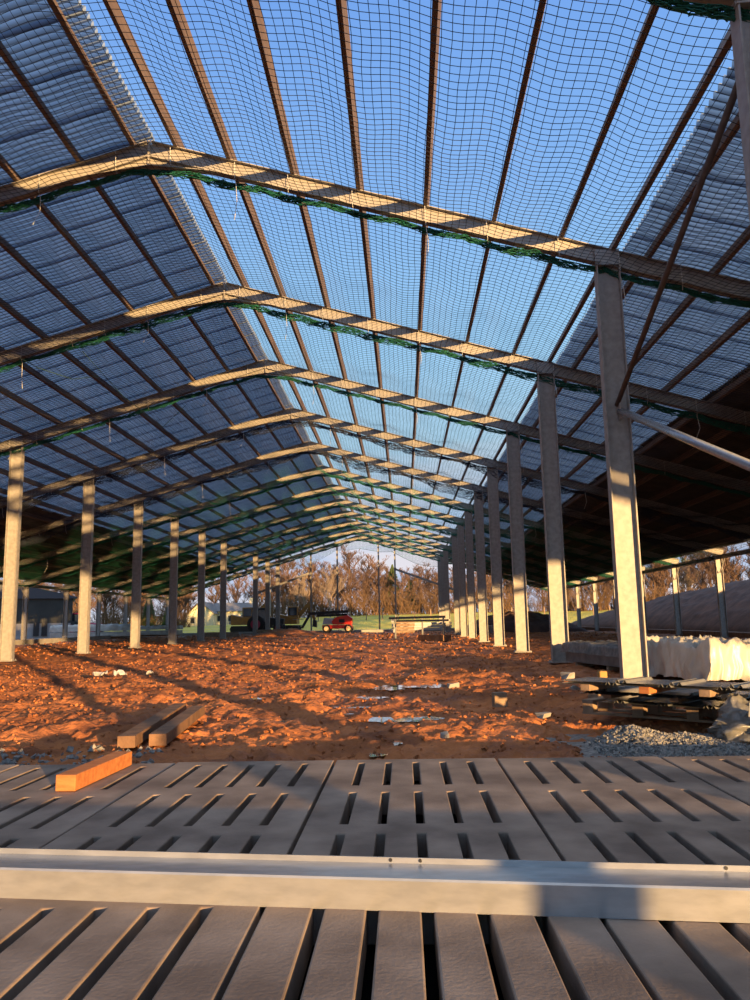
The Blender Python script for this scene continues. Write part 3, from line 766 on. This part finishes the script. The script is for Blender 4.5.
# red boom lift, arm folded, basket at left
t = thing('boom_lift', 'red boom lift with folded black arm parked beyond the far end of the shed', 'boom lift', (-6.2, 73.3, .08))
MB().box((0, 0, .52), (2.7, 1.5, .34)).build('chassis', M['red'], t, False, .04)
for x in (-.95, 1.05):
    for y in (-.85, .85): wheel(t, x, y, .36, .3)
MB().poly([(-.35, .72), (1.35, .72), (1.42, 1.25), (1.0, 1.55), (-.1, 1.4), (-.5, 1.0)], -.7, .7).build('turntable_hood', M['red'], t, False, .04)
o = MB().poly([(-1.35, .75), (-.4, .75), (-.35, 1.3), (-1.2, 1.35)], -.6, .6).build('engine_cover', M['scrap_white'], t, False, .04); o['label'] = 'white engine cover'
MB().box((.45, -.72, 1.05), (.5, .02, .3)).build('hood_vent', M['black'], t)
mb = MB(); mb.bar((-2.6, 0, 1.75), (1.0, 0, 1.9), .3, .26); mb.bar((-1.9, .3, 1.55), (.9, .3, 1.62), .24, .2); mb.build('boom', M['black'], t)
mb = MB(); mb.bar((-2.5, 0, 1.8), (-3.3, 0, .45), .22, .22); mb.build('jib', M['black'], t)
mb = MB()
for x in (-4.1, -3.2):
    for y in (-.5, .5): mb.bar((x, y, .2), (x, y, 1.25), .05, .05)
for z in (.2, .7, 1.25):
    for y in (-.5, .5): mb.bar((-4.1, y, z), (-3.2, y, z), .05, .05)
    for x in (-4.1, -3.2): mb.bar((x, -.5, z), (x, .5, z), .05, .05)
mb.box((-3.65, 0, .2), (.9, 1.0, .05)); mb.build('basket', M['kerb'], t)

def excavator(loc, s, label, cabm, side=1):
    t = thing('excavator', label, 'excavator', loc)
    for y in (-.9, .9):
        mb = MB(); mb.poly([(-1.5 * s, .1), (-1.2 * s, 0), (1.2 * s, 0), (1.5 * s, .1), (1.6 * s, .4), (1.4 * s, .7), (-1.4 * s, .7), (-1.6 * s, .4)], y - .25, y + .25); mb.build('track', M['tyre'], t)
    MB().poly([(-1.5 * s, .8), (1.3 * s, .8), (1.3 * s, 1.5), (.2 * s, 1.6), (-1.5 * s, 1.9)], -1.1, 1.1).build('body', M[cabm], t, False, .05)
    c = MB().box((.7 * s, -.5, 2.0), (1.1, .9, 1.3)).build('cab', M[cabm], t, False, .06)
    MB().box((.7 * s, -.97, 2.1), (.85, .03, .8)).build('window', M['glass'], c)
    MB().box((.7 * s, -.5, 2.1), (1.13, .7, .8)).build('window', M['glass'], c)
    mb = MB(); mb.bar((1.0 * s, .3, 1.3), (2.8 * s, .3, 2.9), .3, .4); mb.build('boom', M[cabm], t)
    mb = MB(); mb.bar((2.7 * s, .3, 2.95), (3.6 * s, .3, 1.2), .25, .3); mb.build('dipper', M[cabm], t)
    MB().poly([(3.3 * s, .5), (3.9 * s, .4), (3.9 * s, 1.1), (3.4 * s, 1.3)], -.1, .7).build('bucket', M['black'], t)
    return t
excavator((-17.2, 84.5, .1), .8, 'yellow excavator half hidden behind the far left columns', 'yellow')
# dark tractor with cab
def tractor(loc, label, body, s=1.0):
    t = thing('tractor', label, 'tractor', loc); t.scale = (s, s, s)
    MB().poly([(-.2, .75), (1.9, .75), (2.0, 1.35), (.2, 1.55)], -.45, .45).build('bonnet', M[body], t, False, .05)
    c = MB().poly([(-1.4, .9), (.25, .9), (.1, 2.35), (-1.15, 2.35)], -.7, .7).build('cab', M['glass'], t, False, .04)
    MB().box((-.5, 0, 2.42), (1.5, 1.5, .12)).build('cab_roof', M[body], t, False, .04)
    for y in (-.85, .85): wheel(t, -.8, y, .85, .5, 'maroon'); wheel(t, 1.45, y, .5, .35, 'maroon')
    MB().box((-.5, 0, .8), (1.8, 1.2, .3)).build('chassis', M['black'], t)
    return t
tractor((-14.2, 80.5, .1), 'dark tractor with glazed cab standing behind the far left columns', 'black')
excavator((-12.2, 83.5, .1), .75, 'smaller yellow digger just left of the red boom lift', 'yellow')
tractor((-31.3, 76.0, .0), 'maroon tractor beside the grey shed on the left', 'maroon', .95)
# tall drilling style lattice post behind the columns
t = thing('lattice_post', 'pale bare lattice post behind the far left columns', 'post', (-15.2, 88, .2))
mb = MB()
for x, y in ((-.25, -.25), (.25, -.25), (.25, .25), (-.25, .25)): mb.bar((x, y, 0), (x * .8, y * .8, 6.4), .07, .07)
mb.build('mast', M['kerb'], t); mb = MB()
for i in range(9):
    z = i * .7; mb.bar((-.24, -.25, z), (.24, -.25, z + .6), .04, .04); mb.bar((.24, .25, z), (-.24, .25, z + .6), .04, .04)
mb.build('lacing', M['kerb'], t)

# steel rack / trestle in front of the far right columns
t = thing('steel_rack', 'low dark steel trestle rack standing on the mud left of the right column row', 'rack', (0, 0, 0))
P = [(-.55, 47.5), (1.0, 45), (2.0, 41.0)]
mb = MB(); mb.bar((-.9, 48, 1.2), (2.05, 41.0, 1.2), .12, .12); mb.build('top_rail', M['pack'], t)
mb = MB(); mb.bar((-.6, 48.6, 1.02), (2.35, 41.6, 1.02), .1, .1); mb.build('top_rail', M['pack'], t)
for x, y in P: MB().bar((x, y, 0), (x, y, 1.2), .09, .09, up=(0, 1, 0)).build('leg', M['pack'], t)
o = plank((.9, 41.6), (2.1, 39.6), .5, .3, 'dark muddy timber stack at the foot of the steel trestle rack', 'old_wood')
def simple_stack(loc, dims, n, label, m, name='stacked_boards', rz=0):
    t = thing(name, label, 'stack', loc, rz)
    for i in range(n): MB().box((rnd.uniform(-.03, .03), rnd.uniform(-.03, .03), dims[2] * (i + .5) / n), (dims[0], dims[1], dims[2] / n * .86)).build('layer', M[m], t)
    return t
simple_stack((1.9, 75.2, .1), (5.0, 1.4, .75), 3, 'white stack of panels behind the steel trestle rack', 'scrap_white', 'panel_stack')
simple_stack((-.0, 66, 0), (1.6, 1.2, 1.1), 4, 'tan stack of boards at the left end of the trestle rack', 'pallet', 'board_stack')
simple_stack((-.9, 70, 0), (.5, .5, 1.3), 3, 'small white stacked boxes beside the rightmost gable post', 'scrap_white', 'box_stack')
simple_stack((-15.5, 66, -.02), (1.2, 3.6, .4), 3, 'orange sunlit stack of timber at the far left of the mud', 'pallet', 'timber_stack', .9)
simple_stack((-10.5, 66, .22), (1.2, 3.6, .3), 2, 'orange sunlit timber stack left of the red boom lift', 'pallet', 'timber_stack', 1.2)
simple_stack((6.2, 58, 0), (1.5, 2.0, .6), 3, 'pale stack of blocks among the far right columns', 'kerb', 'block_stack')

# ------------------------------------------------------------------ buildings beyond
def windows(parent, rects, y):
    for x0, x1, z0, z1 in rects:
        f = MB().box(((x0 + x1) / 2, y, (z0 + z1) / 2), (x1 - x0, .12, z1 - z0)).build('window', M['white_wall'], parent)
        MB().box(((x0 + x1) / 2, y - .07, (z0 + z1) / 2), (x1 - x0 - .16, .04, z1 - z0 - .16)).build('pane', M['glass'], f)
t = thing('farmhouse', 'cream house with a grey slate roof behind the left columns', 'house', (-33, 150, .5))
MB().box((0, 3.5, 1.5), (7.6, 7, 3.2)).build('wall', M['cream_wall'], t)
MB().poly([(-.4, 3.0), (3.5, 4.6), (7.4, 3.0), (7.4, 2.85), (-.4, 2.85)], -4.0, 4.0, 'x').build('roof', M['slate'], t)
windows(t, [(-3, -2, 1, 2.2), (-.6, .4, 1, 2.2), (1.8, 2.8, 1, 2.2)], -.02)
MB().box((.0, -.04, .9), (.8, .1, 1.8)).build('door', M['slate'], t)
MB().box((3.2, 3.5, 4.9), (.6, .8, 1.2)).build('chimney', M['cream_wall'], t)
t = thing('white_cottage', 'cream gable end cottage left of the slate roofed house', 'house', (-38.2, 147, .4))
MB().poly([(-2.6, 0), (2.6, 0), (2.6, 2.6), (0, 4.7), (-2.6, 2.6)], 0, 8).build('wall', M['cream_wall'], t)
mb = MB()
for s_ in (-1, 1): mb.bar((s_ * 1.45, -.3, 3.68), (s_ * 1.45, 8.3, 3.68), 3.7, .15, up=(s_ * .63, 0, .78))
mb.build('roof', M['slate'], t); windows(t, [(-.5, .5, 2.2, 3.2), (-1.8, -.9, .8, 1.9)], -.02)
t = thing('low_outhouse', 'low pale outhouse among the left columns', 'building', (-46, 140, .2))
MB().poly([(-4, 0), (4, 0), (4, 2.6), (-4, 1.2)], 0, 4).build('wall', M['white_wall'], t); MB().bar((-4.2, 2, 1.3), (4.2, 2, 2.75), 4.4, .12).build('roof', M['slate'], t)
t = thing('grey_shed', 'large dark grey clad shed with pale concrete base at the left edge', 'shed', (-32.0, 75, -.1), math.radians(25))
MB().box((-13, 9, 2.7), (26.2, 18, 2.35)).build('cladding', M['shed_clad'], t)
mb = MB()
for i in range(66): mb.box((-25.9 + i * .4, -.03, 2.7), (.08, .06, 2.35))
mb.build('cladding_rib', M['shed_clad'], t)['kind'] = 'stuff'
MB().box((-13, 9, .75), (26.3, 18.1, 1.55)).build('base_wall', M['shed_base'], t)
MB().poly([(-26.5, 3.85), (.5, 3.85), (.5, 4.0), (-13, 7.2), (-26.5, 4.0)], -.3, 18.3).build('roof', M['shed_roof'], t)
o = MB().box((-3.0, -.12, 1.0), (.5, .12, 1.3)).build('door', M['black'], t); MB().box((-2.3, -.12, 1.0), (.5, .12, 1.3)).build('door', M['black'], t)

# ------------------------------------------------------------------ trees
def tree_mesh(name, seed, H, m, spread=.55, trunk=.16, lean=0):
    r = random.Random(seed); tw = []
    def grow(p, d, L, rad, lv):
        pts = [p]; rs = [rad]; q = p; dd = d
        n = 5 if lv == 0 else 3
        for i in range(n):
            dd = (dd + Vector((r.uniform(-1, 1), r.uniform(-1, 1), r.uniform(.0, .8))) * (.09 if lv == 0 else .2)).normalized()
            q = q + dd * L / n; pts.append(q); rs.append(rad * (1 - .65 * (i + 1) / n))
        tw.append((pts, rs, lv))
        if lv == 4: return
        nb = {0: 15, 1: 6, 2: 5, 3: 4}[lv]
        for b_ in range(nb):
            f = (.14 + .86 * (b_ + r.random()) / nb) if lv == 0 else (.15 + .85 * r.random())
            k = min(n - 1, int(f * n)); base = pts[k].lerp(pts[k + 1], f * n - k)
            az = b_ * 2.4 + r.uniform(-.6, .6)
            nd = Vector((math.cos(az), math.sin(az), r.uniform(.35, 1.2))) * spread + dd * (.35 if lv == 0 else .8)
            Lc = (H * .40 * (1 - .62 * f) if lv == 0 else L * .58) * r.uniform(.7, 1.15)
            grow(base, nd.normalized(), Lc, max(.010, rad * (.40 if lv == 0 else .55)), lv + 1)
    grow(Vector((0, 0, -.1)), Vector((lean, 0, 1)).normalized(), H * .93, trunk, 0)
    mb = MB()
    for pts, rs, lv in tw: mb.tube(pts, [max(.012, x) for x in rs], 5 if lv == 0 else 3, cap=False)
    return mb.mesh(name, m)
tree_me = [tree_mesh('bare_tree', 10 + i, 8.5, M['bark'], sp) for i, sp in enumerate((.6, .85, .45, .75))] + [tree_mesh('bare_tree', 30, 8.5, M['pale_bark'], .35, .11, .08)]
def shrub_mesh(seed):
    r = random.Random(seed); mb = MB()
    for i in range(60):
        az = r.uniform(0, 6.28); d = Vector((math.cos(az) * .5, math.sin(az) * .5, 1)).normalized(); p = Vector((r.uniform(-1.2, 1.2), r.uniform(-.8, .8), -.1)); L = r.uniform(1.2, 3.2)
        e = p + d * L; mb.tube([p, p.lerp(e, .5) + Vector((r.uniform(-.1, .1), 0, 0)), e], [.03, .022, .014], 3, False)
        for j in range(5):
            f = r.uniform(.3, 1); b0 = p.lerp(e, f); nd = Vector((r.uniform(-1, 1), r.uniform(-1, 1), r.uniform(0, 1))).normalized()
            mb.tube([b0, b0 + nd * r.uniform(.3, .8)], [.016, .011], 3, False)
    return mb.mesh('hedge_shrub', M['shrub'])
shrub_me = [shrub_mesh(i) for i in range(3)]
cat_t = []
# (x, y, height, kind)
spots = [(-8.0, 118, 9.6, 1), (-3.8, 121, 8.0, 1), (-12.5, 120, 7.8, 0), (-16.8, 117, 8.4, 3), (-10.2, 109, 6.6, 4), (-13.9, 110, 6.2, 4), (2.3, 118, 6.0, 1), (5.8, 116, 5.6, 3), (9.8, 120, 5.8, 1), (-6.3, 124, 8.6, 3), (-.2, 117, 6.3, 0), (4.0, 122, 6.4, 0), (7.9, 121, 6.2, 3), (-14.6, 123, 8.6, 1), (-18.8, 122, 8.8, 0), (-10.5, 125, 7.6, 0)]
r = random.Random(5)
x = -62
while x < 96:
    if not (-20 < x < 11): spots.append((x + r.uniform(-1, 1), r.uniform(112, 124), (6.2 if x < 26 else 8.2 if x < 45 else 10.2) * r.uniform(.85, 1.15) if x > 0 else r.uniform(6.8, 9.2), r.choice((0, 1, 2, 3, 3, 0, 4))))
    x += 2.3
x = -70
while x < 110: spots.append((x + r.uniform(-1, 1), r.uniform(132, 150), r.uniform(6.5, 8.6) * (1 if x < 30 else 1.15), r.choice((0, 1, 2, 3)))); x += 2.6
spots = [s for s in spots if not (-.275 < s[0] / s[1] < -.18 and s[1] < 152)]
for X0, Y0 in ((-49, 162), (-44, 160), (-40, 166), (-35, 163), (-31, 166), (-27, 161), (-53, 158)): spots.append((X0, Y0, 10.5, 3))
def tree_base(x, y): return float(far_z(np.array([float(x)]), np.array([float(y)]))[0])
order = sorted(range(len(spots)), key=lambda i: spots[i][0] / (spots[i][1] + 1)); rank = {i: q for q, i in enumerate(order)}
def side_words(u):
    return ('behind the left outer columns' if u < -.33 else 'behind the cream houses and left columns' if u < -.2 else 'behind the diggers' if u < -.12 else 'behind the red boom lift' if u < -.045 else
            'in the middle of the far gable opening' if u < .0 else 'left of the right column row' if u < .045 else 'behind the inner right columns' if u < .17 else 'behind the right outer columns' if u < .33 else 'above the spoil heap at the right edge')
cnt = {}
def nth(i): return ORD[i] if i < 20 else f'{i+1}th'
for q in order:
    x, y, h, kd = spots[q]; u = x / y
    o = link('bare_tree', tree_me[kd]); s = h / 8.5; o.location = (x, y, tree_base(x, y) - .05); o.scale = (s * 1.5, s * 1.5, s); o.rotation_euler = (0, 0, r.uniform(0, 6.28))
    w = side_words(u); i = cnt.get(w, 0); cnt[w] = i + 1
    kw = 'pale barked leafless tree' if kd == 4 else 'leafless brown tree'
    tag(o, f'{kw} {w}, {nth(i)} from the left', 'tree', 'leafless trees beyond the shed')
cnt = {}
x = -64
while x < 70:
    y = 112 + r.uniform(-1.5, 3)
    if not -.275 < x / y < -.18:
        o = link('hedge_shrub', r.choice(shrub_me)); s = r.uniform(.8, 1.4); o.location = (x, y, tree_base(x, y)); o.scale = (s * 1.2, s, s); o.rotation_euler = (0, 0, r.uniform(0, 6))
        w = side_words(x / y); i = cnt.get(w, 0); cnt[w] = i + 1
        tag(o, f'low brown shrub {w}, {nth(i)} from the left', 'shrub', 'shrubs along the field edge')
    x += 1.7
def conifer(x, y, h, w, label):
    r2 = random.Random(int(abs(x) * 10)); t = thing('conifer_tree', label, 'tree', (x, y, tree_base(x, y)))
    MB().tube([(0, 0, -.1), (0, 0, h * .95)], [.12, .03], 6).build('trunk', M['bark'], t)
    mb = MB()
    for i in range(900):
        f = r2.random() ** .8; z = .3 + f * (h - .3); rad = w * (1 - f) ** .8 * (.55 + .45 * r2.random()) + .05; az = r2.uniform(0, 6.28)
        p = Vector((math.cos(az) * rad * .25, math.sin(az) * rad * .25, z + .1)); e = Vector((math.cos(az) * rad, math.sin(az) * rad, z - .12 * rad))
        mb.tube([p, p.lerp(e, .6), e], [.06, .09, .01], 3, False)
    mb.build('foliage', M['conifer'], t)
conifer(-36.5, 112, 4.8, 1.6, 'dark green conifer between the left columns')
conifer(-1.7, 122, 7.6, 2.6, 'dark green conifer right of the big bare tree in the gable opening')
conifer(1.0, 126, 5.6, 2.2, 'smaller green conifer beside the taller one in the gable opening')
conifer(-33.0, 110, 3.4, 1.2, 'small green conifer just right of the other conifer at left')
# field fence
t = None
for i in range(26):
    x = -11 + i * 2.05; y = 101
    o = MB().box((0, 0, .6), (.12, .12, 1.3)).build('fence_post', M['pallet']); o.location = (x, y, tree_base(x, y)); 
    tag(o, f'pale wooden fence post in the field, {nth(i)} from the left', 'fence post', 'fence posts in the pasture')

# sagging cords by the left rafters
cord([(-9.3, 18.2, 7.6), (-8.7, 18.0, 7.25), (-8.0, 18.3, 7.05), (-7.6, 18.9, 7.3)], 'dark loose cord sagging under the second left rafter')
cord([(-8.0, 18.8, 7.95), (-7.6, 20.6, 7.3), (-7.2, 23, 7.0), (-7.0, 24.8, 8.2)], 'dark loose cord hanging between second and third left rafters')

# ------------------------------------------------------------------ light
az = math.radians(29.6); el = math.radians(4.5)
sun = bpy.data.lights.new('sun', 'SUN'); sun.energy = 11.5; sun.angle = math.radians(.6); sun.color = (1, .595, .235)
so = bpy.data.objects.new('sun', sun); col.objects.link(so)
sd = Vector((-math.sin(az) * math.cos(el), math.cos(az) * math.cos(el), -math.sin(el)))
so.rotation_euler = sd.to_track_quat('-Z', 'Y').to_euler(); so.location = (20, -30, 12)

w = bpy.data.worlds.new('sky'); sc.world = w; w.use_nodes = True; nt = w.node_tree; N, L = nt.nodes, nt.links
bg = N['Background']; tc = N.new('ShaderNodeTexCoord'); sp = N.new('ShaderNodeSeparateXYZ'); L.new(tc.outputs['Generated'], sp.inputs[0])
rp = N.new('ShaderNodeValToRGB'); L.new(sp.outputs['Z'], rp.inputs[0]); cr = rp.color_ramp
for p_, c_ in ((0, (.50, .55, .68)), (.09, (.42, .54, .76)), (.22, (.42, .66, .84)), (.34, (.31, .57, .84)), (.5, (.22, .44, .83)), (.68, (.155, .34, .78)), (1, (.07, .18, .55))):
    e = cr.elements.new(p_); e.color = (*c_, 1)
cr.elements.remove(cr.elements[0]); cr.elements.remove(cr.elements[-1])
mp = N.new('ShaderNodeMapping'); mp.inputs['Scale'].default_value = (1.5, 1.5, 9); L.new(tc.outputs['Generated'], mp.inputs[0])
nz = N.new('ShaderNodeTexNoise'); nz.inputs['Scale'].default_value = 2.2; nz.inputs['Detail'].default_value = 5; L.new(mp.outputs[0], nz.inputs['Vector'])
r1 = N.new('ShaderNodeMapRange'); r1.inputs['From Min'].default_value = .47; r1.inputs['From Max'].default_value = .68; L.new(nz.outputs['Fac'], r1.inputs[0])
r2 = N.new('ShaderNodeMapRange'); r2.inputs['From Min'].default_value = .27; r2.inputs['From Max'].default_value = .10; L.new(sp.outputs['Z'], r2.inputs[0])
mu = N.new('ShaderNodeMath'); mu.operation = 'MULTIPLY'; L.new(r1.outputs[0], mu.inputs[0]); L.new(r2.outputs[0], mu.inputs[1])
mx = N.new('ShaderNodeMix'); mx.data_type = 'RGBA'; L.new(mu.outputs[0], mx.inputs[0]); L.new(rp.outputs[0], mx.inputs[6]); mx.inputs[7].default_value = (.72, .70, .76, 1)
L.new(mx.outputs[2], bg.inputs['Color']); bg.inputs['Strength'].default_value = 1.0

# ------------------------------------------------------------------ camera (phone held low, tipped up a little, tiny roll)
f_px, th, ya, ro = 784.62, math.radians(8.7766), math.radians(1.9656), math.radians(-1.0871)
def basis(v):      # world direction to (right, up, forward) camera coordinates
    X, Y_, Z_ = v
    x = X * math.cos(ya) + Y_ * math.sin(ya); z = -X * math.sin(ya) + Y_ * math.cos(ya); y = Z_
    y2 = y * math.cos(th) - z * math.sin(th); z2 = y * math.sin(th) + z * math.cos(th)
    return (x * math.cos(ro) + y2 * math.sin(ro), -x * math.sin(ro) + y2 * math.cos(ro), z2)
E_ = [basis(v) for v in ((1, 0, 0), (0, 1, 0), (0, 0, 1))]
right = Vector([e[0] for e in E_]); upv = Vector([e[1] for e in E_]); fwd = Vector([e[2] for e in E_])
cam = bpy.data.cameras.new('camera'); co = bpy.data.objects.new('camera', cam); col.objects.link(co)
Mx = Matrix((right, upv, -fwd)).transposed().to_4x4(); Mx.translation = (0, 0, 1.04); co.matrix_world = Mx
cam.sensor_fit = 'VERTICAL'; cam.sensor_height = 36; cam.lens = 36 * f_px / 1000; cam.clip_end = 2000
sc.camera = co
sc.view_settings.view_transform = 'Standard'; sc.view_settings.look = 'None'; sc.view_settings.gamma = 1; sc.view_settings.exposure = 0.14
sc.view_settings.use_curve_mapping = False
sc.cycles.max_bounces = 6
